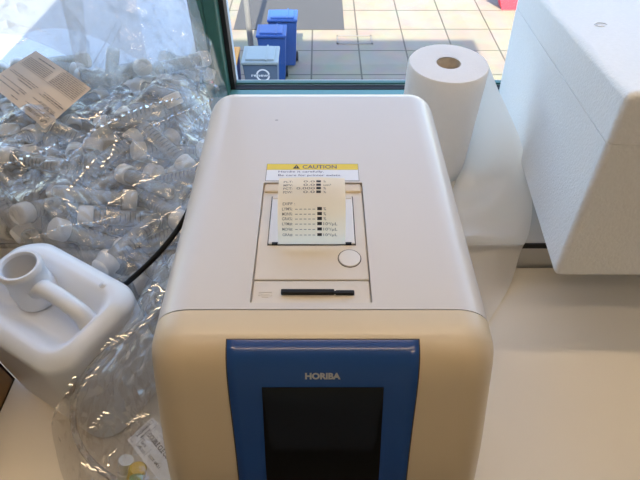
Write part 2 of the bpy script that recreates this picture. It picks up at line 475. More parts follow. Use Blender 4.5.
dg = bpy.context.evaluated_depsgraph_get(); dg.update()
me = bpy.data.meshes.new_from_object(body.evaluated_get(dg)); body.modifiers.clear(); body.data = me
bpy.data.objects.remove(cut)
auto(body, 35, True)
fc = auto(obj('front_cover', half(True), 'cover', an), 35, True)
for x in (-.09, .095):
    for y in (.17, .47): obj('foot', lathe([(.013, 0), (.012, .006)], 16), 'black', an, True, (x, y, 0))

# printer module let into the top
zf = .354
obj('printer_panel', box(PX0 + .0006, PX1 - .0006, .2418, PY1 - .0006, zf, .3572, .0008), 'panel', an)
tray = obj('stylus_tray', box(PX0 + .0006, PX1 - .0006, PY0 + .0006, .2412, zf, .3566, .0010), 'panel', an)
bm = bmesh.new(); grid(lambda a, b: Vector((.0235 + .0078 * b * math.cos(6.2832 * a), .2288 + .0088 * b * math.sin(6.2832 * a), .35665 + .0004 * b * b)), 28, 4, bm)
obj('finger_dimple', bm, 'panel', tray, True)
bm = bmesh.new()
for a in ((-.0475, -.0365, .2265, .2269), (-.0475, -.0365, .2297, .2301), (-.0475, -.0471, .2265, .2301), (-.0369, -.0365, .2265, .2301), (-.0455, -.0385, .2280, .2285), (-.0445, -.0395, .2250, .2254)):
    bx(bm, *a, .3564, .3569)
obj('embossed_mark', bm, 'panel', tray)
obj('panel_bar', box(PX0 + .0016, PX1 - .0016, .3425, PY1 - .0008, zf, .3592, .0012), 'cover', an)
HX0, HX1, HY0, HY1 = -.0432, .0292, .2785, .3365
bm = box(HX0 - .0007, HX1 + .0007, HY0 - .0007, HY1 + .0007, .3565, .3576)
hb = obj('printer_hatch', box(HX0, HX1, HY0, HY1, .3570, .3586, .0012), 'hatch', an)
obj('hatch_gap', bm, 'groove', hb)
for x0, x1 in ((-.0400, -.0352), (.0212, .0262)): obj('hatch_latch', box(x0, x1, HY0 - .0009, HY0 + .0014, .3575, .3590), 'black', hb)
for x0, x1 in ((-.0425, -.0375), (.0235, .0285)): obj('hatch_hinge', box(x0, x1, HY1 - .0035, HY1 + .0006, .3575, .3592, .0004), 'panel', hb)
bt = obj('eject_button', lathe([(.0089, .3570), (.0089, .3577), (.0084, .3582), (.001, .3584)], 40), 'hatch', an, True, (.0240, .2635, 0))
bt.data.set_sharp_from_angle(angle=.6)
obj('button_gap', lathe([(.0096, .3568), (.0096, .35735)], 40), 'groove', bt)
obj('scuff_mark', box(-.0478, -.0448, .4545, .4552, .3599, .36015, rot=Matrix.Rotation(.0, 3, 'Z')), 'groove', an)

# caution sticker
st = obj('caution_sticker', box(-.0512, .0368, .3560, .3812, .3599, .36015), 'inkgrey', an)
st['label'] = 'yellow and white caution sticker'
obj('white_field', box(-.0507, .0363, .3565, .3720, .3600, .36025), 'stickerwhite', st)
obj('yellow_band', box(-.0507, .0363, .3723, .3807, .3600, .36025), 'yellow', st)
zt = .36034
def flat(bm): return mapbm(bm, lambda c: Vector((c.x, c.y, zt)))
lt = fit_text('CAUTION', -.0168, .0160, .3739, .0050, .012)
merge(lt, fit_text('Handle it carefully.', -.0395, .0035, .3680, .0026, .006))
merge(lt, fit_text('Be care for printer exists.', -.0395, .0200, .3628, .0026, .006))
obj('lettering', flat(lt), 'navyink', st)
bm = bmesh.new()
o_ = [bm.verts.new(p) for p in ((-.0262, .3737, zt), (-.0192, .3737, zt), (-.0227, .3797, zt))]
bm.faces.new(o_)
wt = obj('warning_triangle', bm, 'ink', st)
bm = box(-.02295, -.02245, .3753, .3778, zt, zt + .00008); bx(bm, -.02295, -.02245, .3743, .3748, zt, zt + .00008)
obj('exclamation_mark', bm, 'yellow', wt)

# curved front: a strip of the front profile, lifted off the cover
fp = [Vector((0, .2115, .36))] + front
cum = [0.0]
for a, b in zip(fp, fp[1:]): cum.append(cum[-1] + (b - a).length)
def FP(s, x, off):
    s = max(0, min(cum[-1], s)); i = 0
    while i < len(cum) - 2 and cum[i + 1] < s: i += 1
    f = (s - cum[i]) / max(1e-9, cum[i + 1] - cum[i]); p = fp[i].lerp(fp[i + 1], f)
    def tang(k): return (fp[min(k + 1, len(fp) - 1)] - fp[max(k - 1, 0)]).normalized()
    t = tang(i).lerp(tang(i + 1), f).normalized()
    n = Vector((0, -t.z, t.y)); n = n if n.z + -n.y > 0 else -n
    return Vector((x, p.y, p.z)) + n * off
def pyof(p):
    d = CAMZ - p.z; z = p.y * CP + d * SP; return 240 + FPX * (d * CP - p.y * SP) / z
def s_at(py, off=.002):
    lo, hi = 0.0, .16
    for _ in range(40):
        m = (lo + hi) / 2
        if pyof(FP(m, 0, off)) < py: lo = m
        else: hi = m
    return lo
def strip(s0, s1, xa, o0, o1, ns=40, nx=12, xb=None, corner=.0):
    """raised patch of the curved front between two arc lengths, with side walls"""
    xb = xb or (lambda s: xa)
    bm = bmesh.new(); T = []
    for j in range(ns + 1):
        s = s0 + (s1 - s0) * j / ns; row = []
        for i in range(nx + 1):
            e = i / nx * 2 - 1
            row.append(bm.verts.new(FP(s, AX + xb(s) * e, o1 if 0 < j < ns and 0 < i < nx else o0)))
        T.append(row)
    for j in range(ns):
        for i in range(nx): bm.faces.new((T[j][i], T[j][i + 1], T[j + 1][i + 1], T[j + 1][i]))
    return bm
s_b, s_end = s_at(339.5), cum[-1] - .03
def xblue(s): return .0678 - .0030 * smooth01((s - s_b) / .12)
bz = auto(obj('display_bezel', strip(s_b, s_end, .068, .0005, .0024, 60, 40, xblue), 'blue', an), 50)
g = obj('bezel_gap', strip(s_b - .0008, s_end + .001, .0687, .0004, .0008, 50, 20, lambda s: xblue(s) + .0009), 'groove', bz)
s_s = s_at(386)
sb = auto(obj('screen_surround', strip(s_s - .003, s_end - .005, .049, .0020, .0030, 50, 24, lambda s: .0445 + .0035 * smooth01((s - s_s) / .05)), 'blue', an), 50)
auto(obj('display_screen', strip(s_s, s_end - .02, .0435, .0034, .0044, 60, 24, lambda s: .0432), 'screen', an), 50)
s0 = s_at(378.5)
bm = fit_text('HORIBA', -.0125, .0125, 0, .0044, .05)
mapbm(bm, lambda c: FP(s0 - c.y, AX + c.x, .0026))
obj('lettering', bm, 'silver', bz)

# stylus lying in the tray
sy = thing('touch_stylus', 'black plastic stylus lying in the tray of the analyzer lid', 'stylus', (-.0020, .2288, .3567))
obj('barrel', box(-.0278, .0130, -.0019, .0019, 0, .0036, .0007, 2), 'black', sy)
bm = box(.0140, .0282, -.0020, .0012, 0, .0030, .0006, 2); bx(bm, .0120, .0150, -.0012, .0008, .0006, .0024)
obj('clip', bm, 'black', sy)

# printed receipt rising out of the hatch
RC, RH = -.0068, .0276
rpath = catmull([(0, .2775, .3592), (0, .2800, .3700), (0, .2870, .3815), (0, .2985, .3895), (0, .3110, .3925), (0, .3235, .3922)], 60)
rc = [0.0]
for a, b in zip(rpath, rpath[1:]): rc.append(rc[-1] + (b - a).length)
def RP(s, x, off=0):
    s = max(0, min(rc[-1], s)); i = 0
    while i < len(rc) - 2 and rc[i + 1] < s: i += 1
    f = (s - rc[i]) / (rc[i + 1] - rc[i]); p = rpath[i].lerp(rpath[i + 1], f); t = (rpath[i + 1] - rpath[i]).normalized()
    n = Vector((0, -t.z, t.y)); n = n if n.z - n.y > 0 else -n
    curl = .0012 * (abs(x) / RH) ** 2 * (s / rc[-1])
    return Vector((RC + x, p.y, p.z - curl)) + n * off
rcpt = obj('printed_receipt', None or (lambda: (lambda bm: bm)(grid(lambda a, b: RP(rc[-1] * b, RH * (2 * a - 1)), 12, 60)))(), 'receipt', None, True)
tag(rcpt, 'cream thermal receipt curling up from the analyzer printer', 'receipt')
def rs_at(py):
    lo, hi = 0.0, rc[-1]
    for _ in range(40):
        m = (lo + hi) / 2
        if pyof(RP(m, 0)) > py: lo = m
        else: hi = m
    return lo
def rtext(bm, body, xa, xb, py, h=.0024):
    s0 = rs_at(py); x0 = lambda p: (p - 312) / 33.0 * RH
    b = fit_text(body, x0(xa), x0(xb), 0, h, .004)
    mapbm(b, lambda c: RP(s0 + c.y, c.x, .0003)); merge(bm, b)
def rblock(bm, xa, xb, py, h=.0026):
    s0 = rs_at(py); x0 = lambda p: (p - 312) / 33.0 * RH
    v = [bm.verts.new(RP(s0 + q, x, .0003)) for x, q in ((x0(xa), 0), (x0(xb), 0), (x0(xb), h), (x0(xa), h))]; bm.faces.new(v)
pt = bmesh.new(); pb = bmesh.new()
for py, a, b, u in ((182.5, 'PLT:', '0.0', '%'), (186.0, 'MPV:', '0.0', 'um\u00b3'), (189.5, 'PCT:', '0.000', '%'), (193.2, 'PDW:', '0.0', '%')):
    rtext(pt, a, 284, 293, py); rtext(pt, b, 314 - 3.4 * len(b), 315, py); rtext(pt, u, 323.5, 326 if u == '%' else 331, py); rblock(pb, 316.5, 321, py)
rtext(pt, 'DIFF :', 284, 296, 205.0)
for py, a, u in ((210.2, 'LYM%:', '%'), (215.2, 'MON%:', '%'), (220.0, 'GRA%:', '%'), (225.0, 'LYM#:', '10\u00b3/\u00b5L'), (230.3, 'MON#:', '10\u00b3/\u00b5L'), (235.8, 'GRA#:', '10\u00b3/\u00b5L')):
    rtext(pt, a, 283.5, 293.5, py); rtext(pt, u, 323.5, 326 if u == '%' else 337, py); rblock(pb, 317.5, 322, py)
    for k in range(5): rblock(pt, 296 + k * 4.2, 298.6 + k * 4.2, py + .9 - 1.6, .0005)
obj('print', pt, 'inkgrey', rcpt); obj('print_blocks', pb, 'ink', rcpt)

# ================================================================== PAPER ROLL
pr = thing('paper_towel_roll', 'white paper towel roll standing on the ledge behind the analyzer, one sheet trailing', 'paper roll', (.208, .757, SILL))
bm = bmesh.new(); R0, H = .0645, .208
rings = [(R0 - .0015, 0), (R0, .002)] + [(R0 + (.0003 if k % 2 else 0), .002 + (H - .005) * k / 8) for k in range(1, 9)] + [(R0 - .002, H), (.0505, H + .0004), (.035, H + .0002), (.0195, H - .0004)]
lathe(rings, 64, bm, False)
auto(obj('roll', bm, 'paper', pr), 45)
def corefn(a, b):
    ang = 6.2832 * a; z = H - .0005 - .05 * b
    r = .0195 * (1 - .55 * b) + .0045 * noise.noise(Vector((3 * math.cos(ang), 3 * math.sin(ang), b * 5)))*(.3 + b)
    return Vector((r * math.cos(ang), r * math.sin(ang) * .9, z))
obj('core', grid(corefn, 48, 10), 'core', pr, True)
A = catmull([(.2725, .757, .262), (.295, .735, .225), (.325, .710, .180), (.342, .688, .150), (.354, .650, .112), (.356, .608, .086), (.345, .568, .070), (.336, .550, .061), (.330, .541, .044), (.312, .500, .010), (.262, .432, .003)], 60)
B = catmull([(.2725, .757, .060), (.262, .735, .060), (.245, .690, .0605), (.222, .645, .0600), (.200, .605, .0600), (.184, .575, .0620), (.174, .556, .0610), (.170, .549, .058), (.165, .540, .040), (.150, .505, .006), (.142, .440, .002)], 60)
def sheet(a, b):
    k = min(59, int(b * 60)); f = b * 60 - k
    p = A[k].lerp(A[k + 1], f); q = B[k].lerp(B[k + 1], f)
    r = q.lerp(p, a)
    m = math.sin(math.pi * a)
    dz = .020 * m * noise.noise(Vector((a * 2.2, b * 7, 3.1))) * smooth01(b * 3) + .012 * m * math.exp(-((r.y - .60) / .022) ** 2)
    sag = -.55 * (p.z - q.z) * m * m * .45 * smooth01(b * 4)                     # hangs slack between its two edges
    r.z = max(r.z + dz + sag + .004 * m, (SILL + .0025 if r.y > .546 else .0015))
    return r
obj('loose_sheet', grid(sheet, 36, 90), 'sheet', pr, True, -Vector((.208, .757, SILL)))

# ================================================================== FOAM BOX
fb = thing('foam_box', 'large white foam shipping box with lid tilted on the window ledge', 'foam box', (0, 0, 0))
FBL, BBL, FTL, BTL = Vector((.299, .398, .162)), Vector((.391, .982, .077)), Vector((.3065, .443, .399)), Vector((.373, .985, .317))
FBR, BBR, FTR, BTR = Vector((.760, .396, .162)), Vector((.835, .982, .079)), Vector((.765, .452, .404)), Vector((.830, .985, .321))
def hexa(c, bev, seg=3):
    bm = bmesh.new(); v = [bm.verts.new(p) for p in c]
    for q in ((0, 1, 2, 3), (4, 5, 6, 7), (0, 1, 5, 4), (1, 2, 6, 5), (2, 3, 7, 6), (3, 0, 4, 7)): bm.faces.new([v[i] for i in q])
    bmesh.ops.recalc_face_normals(bm, faces=bm.faces)
    bmesh.ops.bevel(bm, geom=bm.edges[:], offset=bev, segments=seg, affect='EDGES', profile=.5); return bm
bot, top = [FBL, FBR, BBR, BBL], [FTL, FTR, BTR, BTL]
mid = lambda k: [a.lerp(b, k) for a, b in zip(bot, top)]
def foam_half(upper):
    bm = hexa(bot + top, .009, 4); c = mid(.77); n = (c[1] - c[0]).cross(c[3] - c[0]).normalized(); n = n if n.z > 0 else -n
    r = bmesh.ops.bisect_plane(bm, geom=bm.verts[:] + bm.edges[:] + bm.faces[:], plane_co=c[0] + n * (.0004 if upper else -.0004), plane_no=n, clear_outer=not upper, clear_inner=upper)
    bmesh.ops.edgeloop_fill(bm, edges=[e for e in r['geom_cut'] if isinstance(e, bmesh.types.BMEdge)])
    return bm
auto(obj('body', foam_half(False), 'foam', fb), 40, True)
auto(obj('lid', foam_half(True), 'foam', fb), 40, True)
ring_c = FTL.lerp(BTL, .42) + Vector((.045, 0, .0012))
ex = (FTR - FTL).normalized(); ey = (BTL - FTL).normalized()
pts = [ring_c + ex * (.008 * math.cos(a)) + ey * (.008 * math.sin(a)) for a in [k * .2 for k in range(0, 26)]]
obj('moulding_mark', sweep(pts, .0006, 6), 'foam', fb)
for x in (.46, .72):
    zt_ = .162 - .090 * ((.60 - .398) / .622)
    obj('foot', box(x - .04, x + .04, .565, .66, SILL, zt_ + .002 - .006, .004), 'foam', fb)

# ================================================================== JUG
JW, JD, JH = .190, .132, .200
jg = thing('plastic_jug', 'milky white plastic jug with open neck and moulded handle on the bench', 'jug', (-.3225, .344, 0), math.radians(-30))
def jugtop(x, y):
    gx = smooth01((x + .075) / .03) * (1 - smooth01((x - .052) / .028))
    g = math.exp(-((y + .002) / .034) ** 4) * gx
    return -.034 * g - .006 * smooth01((abs(y) - .03) / .03) - .004 * smooth01((x - .05) / .05)
bm = bmesh.new()
bmesh.ops.create_cube(bm, size=2); bmesh.ops.subdivide_edges(bm, edges=bm.edges[:], cuts=31, use_grid_fill=True)
rv = .034
for v in bm.verts:
    p = Vector((v.co.x * JW / 2, v.co.y * JD / 2, (v.co.z + 1) / 2 * JH))
    rt = .015 if p.z > JH / 2 else .010
    q = Vector((max(-JW / 2 + rv, min(JW / 2 - rv, p.x)), max(-JD / 2 + rv, min(JD / 2 - rv, p.y)), p.z))
    d = Vector((p.x - q.x, p.y - q.y, 0)); k = max(abs(p.x - q.x), abs(p.y - q.y))
    if d.length > 1e-9: p = q + d.normalized() * k if True else p
    # round the shoulder and the foot
    zlim = JH - rt if p.z > JH / 2 else rt
    e = abs(p.z - zlim) / rt if (p.z > JH - rt or p.z < rt) else 0
    edge = max(abs(v.co.x), abs(v.co.y))
    if e > 0:
        sh = rt * (1 - math.sqrt(max(0, 1 - e * e)))
        L = math.hypot(p.x, p.y)
        if L > 1e-6: p.x *= 1 - sh / .1 * edge; p.y *= 1 - sh / .075 * edge
    if v.co.z > .999: p.z += jugtop(p.x, p.y)
    elif v.co.z > .6: p.z += jugtop(p.x, p.y) * smooth01((v.co.z - .6) / .4)
    v.co = p
jb = obj('body', bm, 'jug', jg, True)
nx, ny = -.030, .007
nk = lathe([(.0250, .168), (.0250, .190), (.0232, .196), (.0228, .216), (.0245, .218), (.0245, .224), (.0225, .2265), (.0200, .2265), (.0185, .224), (.0185, .172), (.001, .171)], 40, None, False)
nko = auto(obj('neck', nk, 'jug', jg, False, (nx, ny, 0)), 45)
obj('neck_inside', lathe([(.0183, .223), (.0183, .1725), (.001, .172)], 40, None, False), 'jugin', nko, True)
hp = catmull([(-.010, .006, .196), (.004, .006, .203), (.024, .006, .205), (.044, .005, .204), (.060, .005, .196), (.070, .004, .176)], 30)
obj('handle', sweep(hp, .0105, 14, None, .85, lambda t: 1 + .35 * (2 * t - 1) ** 4), 'jug', jg, True)
for x, y in ((-.055, -.042), (.050, .046)):
    obj('moulding_pip', lathe([(.0045, .186), (.004, .1975), (.001, .1985)], 16, None, False), 'jug', jg, True, (x, y, 0))

# ================================================================== CARDBOARD BOX
cb = thing('cardboard_box', 'brown cardboard box on the bench close beside the milky jug', 'box', (-.575, .20, 0))
bm = bmesh.new()
bx(bm, -.135, .135, -.14, -.136, 0, .15); bx(bm, -.135, .135, .136, .14, 0, .15); bx(bm, -.135, -.131, -.14, .14, 0, .15); bx(bm, .131, .135, -.14, .14, 0, .15); bx(bm, -.135, .135, -.14, .14, 0, .004)
obj('body', bm, 'card', cb)
obj('flap', box(-.134, -.002, -.139, .139, .15, .153), 'card', cb); obj('flap', box(.002, .134, -.139, .139, .15, .153), 'card', cb)

# ================================================================== LARGE BAG OF TUBES
TUBES = [(-0.2354,0.4908,0.0384,0.59,-0.213,-0.704,-0.333),(-0.2212,0.4533,0.0151,0.427,-0.695,-0.026,0.578),(-0.6581,0.6798,0.1108,0.046,-0.102,-0.919,-0.377),(-0.4642,0.6817,0.0721,0.578,-0.672,-0.179,-0.428),(-0.325,0.6695,0.0721,0.212,0.693,-0.052,0.687),(-0.2544,0.6393,0.0721,0.346,0.519,0.462,-0.63),(-0.6033,0.7907,0.0721,0.282,0.684,-0.124,0.661),(-0.4789,0.794,0.0721,0.719,0.626,-0.302,-0.003),(-0.35,0.7587,0.0721,0.523,0.578,-0.387,0.493),(-0.2002,0.7551,0.0721,0.224,-0.217,-0.661,0.683),(-0.5703,0.9052,0.0721,0.598,0.689,0.096,0.398),(-0.5054,0.8984,0.0721,0.485,0.108,0.687,-0.53),(-0.3528,0.915,0.0721,0.378,0.658,-0.225,0.611),(-0.2062,0.8548,0.0721,0.316,-0.546,-0.43,0.646),(-0.2966,0.4722,0.0314,0.459,0.151,-0.779,-0.4),(-0.1405,0.5392,0.071,0.672,-0.396,-0.336,-0.528),(-0.5312,0.7606,0.0721,0.288,0.559,0.414,-0.659),(-0.4235,0.6266,0.0721,0.718,-0.694,-0.033,0.034),(-0.347,0.6114,0.0721,0.709,0.337,0.608,0.12),(-0.1405,0.6696,0.0721,0.458,0.424,-0.551,0.554),(-0.6202,0.7647,0.0721,0.557,0.676,0.162,0.454),(-0.4227,0.8443,0.0721,0.374,0.66,-0.22,0.614),(-0.3555,0.8524,0.0721,0.717,0.207,0.664,-0.056),(-0.2436,0.799,0.0863,0.623,-0.306,-0.719,-0.04),(-0.6052,0.8993,0.0723,0.371,0.648,-0.252,0.616),(-0.4138,0.9456,0.0721,0.65,0.43,0.547,-0.307),(-0.3545,0.9895,0.0721,0.674,-0.218,0.66,-0.249),(-0.257,0.9436,0.0721,0.718,0.695,0.027,0.028),(-0.4394,0.5187,0.062,0.032,-0.916,-0.399,0.003),(-0.1695,0.5198,0.0639,0.155,-0.177,0.531,0.814),(-0.5559,0.6338,0.0721,0.597,0.506,0.476,-0.401),(-0.4685,0.5556,0.0721,0.444,0.429,-0.547,-0.566),(-0.3358,0.5739,0.0721,0.683,0.063,0.692,-0.223),(-0.1725,0.6648,0.0721,0.547,-0.557,-0.416,-0.466),(-0.5646,0.8238,0.0845,0.691,-0.19,0.58,-0.387),(-0.4194,0.7457,0.0786,0.644,0.354,0.648,-0.202),(-0.261,0.7219,0.0847,0.556,-0.738,-0.229,-0.306),(-0.1405,0.7916,0.0721,0.698,0.68,0.143,-0.172),(-0.6132,0.9899,0.0725,0.555,-0.424,-0.551,0.457),(-0.4444,0.9772,0.119,0.01,-0.697,-0.689,0.2),(-0.2863,0.9096,0.0721,0.003,-0.003,0.695,-0.719),(-0.1401,0.9432,0.0725,0.682,-0.651,-0.242,-0.228),(-0.3452,0.5299,0.0253,0.184,0.614,-0.127,-0.757),(-0.1401,0.4718,0.0155,0.373,0.38,0.582,-0.615),(-0.59,0.6556,0.0721,0.191,0.124,0.684,-0.693),(-0.4985,0.6809,0.0721,0.324,0.535,0.444,-0.642),(-0.347,0.6438,0.0721,0.121,0.609,-0.336,-0.708),(-0.1817,0.5953,0.0981,0.847,-0.091,0.481,0.207),(-0.6387,0.8285,0.0972,0.772,0.479,-0.359,0.213),(-0.4047,0.7736,0.0822,0.472,-0.07,-0.756,-0.448),(-0.3199,0.8025,0.0854,0.725,-0.145,-0.584,-0.335),(-0.1852,0.8025,0.0946,0.631,0.466,0.238,0.573),(-0.5583,0.921,0.0957,0.327,-0.551,0.63,0.439),(-0.4314,0.8385,0.1047,0.383,0.262,-0.651,-0.601),(-0.3382,0.918,0.1022,0.135,0.45,0.484,-0.739),(-0.171,0.9405,0.0721,0.719,0.695,0.008,0.008),(-0.3737,0.4812,0.0151,0.415,-0.694,-0.04,0.587),(-0.202,0.4884,0.0214,0.358,-0.697,0.24,0.573),(-0.6222,0.676,0.0721,0.718,-0.695,-0.024,0.025),(-0.4394,0.5749,0.0909,0.255,0.048,-0.807,-0.53),(-0.3361,0.6023,0.1032,0.24,-0.66,-0.074,-0.708),(-0.1961,0.7229,0.0949,0.706,-0.627,0.319,-0.085),(-0.6141,0.7497,0.1046,0.706,-0.127,0.686,-0.123),(-0.4409,0.7983,0.1059,0.719,0.275,0.581,-0.263),(-0.3446,0.7461,0.1033,0.226,0.628,-0.295,0.684),(-0.2861,0.8227,0.108,0.057,0.316,0.55,-0.771),(-0.629,0.9422,0.1011,0.155,-0.019,0.672,0.724),(-0.5311,0.9899,0.0912,0.118,-0.787,0.189,-0.576),(-0.2717,0.9423,0.0986,0.504,-0.599,0.416,0.464),(-0.1879,0.9895,0.0949,0.379,-0.59,-0.58,0.415),(-0.3887,0.542,0.1195,0.087,-0.67,0.723,0.142),(-0.1947,0.4986,0.0694,0.253,0.428,-0.576,0.649),(-0.5428,0.7093,0.1079,0.113,0.044,-0.375,-0.919),(-0.4725,0.6617,0.1011,0.388,-0.097,0.701,-0.59),(-0.3216,0.6808,0.1095,0.489,-0.201,0.605,-0.596),(-0.1993,0.6571,0.09,0.595,0.704,-0.386,0.036),(-0.6162,0.8226,0.1198,0.648,0.093,-0.489,-0.576),(-0.483,0.7894,0.1088,0.824,-0.533,-0.127,0.142),(-0.3269,0.7712,0.0916,0.582,0.503,0.638,-0.018),(-0.259,0.8084,0.1141,0.511,0.657,0.274,-0.482),(-0.6595,0.9339,0.0892,0.798,-0.558,-0.117,-0.197),(-0.464,0.925,0.0721,0.146,-0.632,0.289,0.704),(-0.3719,0.968,0.0921,0.739,-0.428,-0.341,0.394),(-0.1861,0.8652,0.1068,0.191,-0.488,0.272,-0.807),(-0.275,0.4251,0.0618,0.005,0.623,-0.782,-0.025),(-0.1405,0.4989,0.083,0.462,0.774,0.361,-0.238),(-0.6072,0.6763,0.1041,0.203,-0.534,0.433,0.697),(-0.4268,0.5713,0.1236,0.762,0.355,-0.369,0.396),(-0.3127,0.8353,0.1166,0.772,0.587,-0.163,-0.184),(-0.2442,0.6135,0.0983,0.43,-0.355,0.509,0.655),(-0.5507,0.8479,0.1032,0.121,0.706,0.164,0.678),(-0.4438,0.7423,0.1115,0.093,-0.247,0.501,0.824),(-0.3308,0.864,0.1156,0.361,-0.17,0.806,0.437),(-0.2081,0.758,0.1246,0.639,0.556,0.411,-0.337),(-0.6066,0.9072,0.1073,0.461,0.515,0.338,-0.639),(-0.4105,0.8921,0.0981,0.063,-0.258,0.623,-0.736),(-0.2825,0.9896,0.1335,0.412,0.567,0.624,0.347),(-0.1877,0.9593,0.0998,0.03,-0.649,0.045,-0.759),(-0.3088,0.4896,0.0634,0.48,-0.13,0.634,-0.592),(-0.1899,0.4252,0.0427,0.461,0.501,0.407,0.609),(-0.581,0.6009,0.1055,0.621,-0.615,-0.325,0.361),(-0.4479,0.6802,0.104,0.064,0.416,-0.571,-0.705),(-0.3578,0.6684,0.0975,0.52,-0.658,-0.242,0.487),(-0.1968,0.6196,0.1098,0.777,0.386,-0.486,0.099),(-0.5151,0.7835,0.1199,0.361,0.06,-0.604,-0.708),(-0.4657,0.7011,0.1357,0.438,0.257,0.672,-0.539),(-0.2996,0.8977,0.1323,0.696,-0.434,-0.525,0.224),(-0.2457,0.7731,0.1333,0.532,0.058,-0.27,-0.8),(-0.5182,0.939,0.1072,0.626,0.714,-0.276,0.149),(-0.4004,0.8578,0.1332,0.695,-0.666,0.269,-0.032),(-0.3113,0.9689,0.1235,0.645,-0.426,-0.613,0.162),(-0.1876,0.9284,0.1023,0.484,-0.466,0.481,-0.563),(-0.3327,0.4701,0.0642,0.513,0.492,-0.043,0.702),(-0.2614,0.4907,0.0618,0.063,-0.475,0.425,-0.768),(-0.557,0.6651,0.1004,0.688,0.5,0.472,-0.23),(-0.4807,0.6371,0.1234,0.046,0.121,-0.578,-0.805),(-0.4166,0.6521,0.1327,0.018,-0.13,0.723,0.678),(-0.1869,0.669,0.1262,0.46,0.657,0.192,0.566),(-0.5371,0.767,0.1059,0.62,0.517,0.556,-0.196),(-0.4325,0.728,0.1406,0.817,-0.139,-0.375,0.414),(-0.3776,0.7782,0.1314,0.571,0.633,-0.354,0.383),(-0.2022,0.8342,0.1135,0.213,0.783,0.454,0.368),(-0.5435,0.9194,0.1256,0.204,0.035,-0.77,-0.604),(-0.4362,0.9056,0.1216,0.294,0.74,-0.526,-0.298),(-0.3318,0.9442,0.1287,0.15,-0.581,0.38,-0.704),(-0.232,0.9481,0.1497,0.008,0.355,0.412,0.839),(-0.3693,0.5307,0.0757,0.511,0.655,-0.556,0.038),(-0.2209,0.4942,0.0849,0.105,-0.174,0.424,-0.882),(-0.5664,0.6305,0.1304,0.512,0.237,0.632,-0.531),(-0.5006,0.6322,0.1002,0.596,-0.225,-0.526,-0.562),(-0.3869,0.6556,0.1197,0.581,-0.368,0.356,0.632),(-0.1636,0.6776,0.1577,0.756,0.599,0.265,-0.006),(-0.5765,0.7785,0.1258,0.388,-0.625,-0.581,0.348),(-0.4588,0.8327,0.1403,0.627,-0.717,0.247,-0.181),(-0.3508,0.6845,0.1392,0.037,-0.332,-0.641,-0.691),(-0.1914,0.8364,0.1477,0.618,-0.447,0.578,0.291),(-0.5769,0.9242,0.1327,0.748,0.604,0.034,0.273),(-0.4871,0.9422,0.1107,0.649,-0.61,0.375,0.259),(-0.2829,0.9577,0.157,0.357,-0.736,-0.043,-0.574),(-0.1878,0.8974,0.1045,0.152,0.679,0.028,0.718),(-0.3618,0.4913,0.0921,0.188,-0.595,0.299,-0.722),(-0.2267,0.5392,0.094,0.515,0.354,0.435,0.648),(-0.4929,0.5648,0.1255,0.459,0.773,0.411,0.151),(-0.348,0.5731,0.141,0.508,0.148,0.812,0.245),(-0.3586,0.6149,0.1263,0.126,-0.355,-0.597,0.708),(-0.22,0.62,0.1403,0.476,0.484,0.33,0.656),(-0.6173,0.7901,0.1396,0.626,0.634,-0.265,-0.368),(-0.5285,0.8504,0.1536,0.389,-0.567,-0.412,0.597),(-0.3172,0.7531,0.1288,0.868,-0.245,-0.432,-0.011),(-0.153,0.7155,0.1158,0.345,-0.099,-0.595,-0.719),(-0.6179,0.9432,0.1362,0.262,-0.516,0.492,0.65),(-0.5457,0.9897,0.1423,0.717,-0.161,0.646,-0.205),(-0.3083,0.8696,0.1422,0.699,0.011,-0.673,-0.241),(-0.1428,0.9421,0.1413,0.571,-0.506,-0.464,-0.449),(-0.2692,0.486,0.0914,0.564,-0.181,-0.744,-0.308),(-0.1602,0.5191,0.1197,0.428,0.767,0.35,-0.326),(-0.6214,0.6875,0.1356,0.764,-0.607,-0.21,0.06),(-0.2825,0.4936,0.12,0.511,0.617,0.269,-0.534),(-0.2431,0.5603,0.126,0.513,0.647,-0.023,0.564),(-0.2744,0.6,0.1465,0.451,-0.74,-0.124,0.484),(-0.5837,0.7194,0.1331,0.625,0.273,0.665,-0.305),(-0.521,0.8127,0.1634,0.171,0.734,0.077,-0.652),(-0.2851,0.782,0.1427,0.683,-0.695,0.186,0.123),(-0.1846,0.7875,0.1417,0.511,-0.818,-0.025,-0.265),(-0.5485,0.9599,0.1485,0.551,0.484,0.576,0.361),(-0.5021,0.9057,0.1452,0.805,-0.337,-0.479,0.093),(-0.3801,0.9358,0.156,0.087,-0.381,0.392,-0.833),(-0.2105,0.9422,0.1288,0.676,-0.719,0.033,-0.158),(-0.3499,0.517,0.1068,0.879,0.278,-0.209,-0.326),(-0.1991,0.4251,0.0901,0.465,-0.379,-0.773,0.206),(-0.4986,0.6103,0.1369,0.461,0.068,-0.727,-0.505),(-0.4563,0.6338,0.1614,0.681,-0.339,-0.637,0.122),(-0.2685,0.709,0.1224,0.583,-0.187,-0.533,0.584),(-0.2597,0.6848,0.1525,0.268,-0.305,0.746,-0.528),(-0.6238,0.8875,0.1503,0.54,-0.289,-0.62,-0.49),(-0.6313,0.6582,0.1531,0.706,0.579,0.407,-0.002),(-0.3296,0.7462,0.1674,0.441,0.67,-0.323,-0.503),(-0.1401,0.7591,0.149,0.379,0.373,-0.616,0.581),(-0.6599,0.9051,0.1204,0.607,0.723,0.264,-0.199),(-0.4149,0.9409,0.1175,0.131,-0.715,0.347,-0.593),(-0.4415,0.9016,0.1562,0.513,-0.741,-0.271,0.338),(-0.1957,0.8986,0.1429,0.052,0.256,0.731,0.63),(-0.3116,0.5533,0.1138,0.658,-0.223,-0.54,0.476),(-0.1402,0.472,0.1131,0.043,0.113,0.871,-0.476),(-0.5226,0.6958,0.1497,0.479,-0.532,0.595,0.365)]
def bag_side(y): return -.129 - .078 * smooth01((y - .55) / .38)
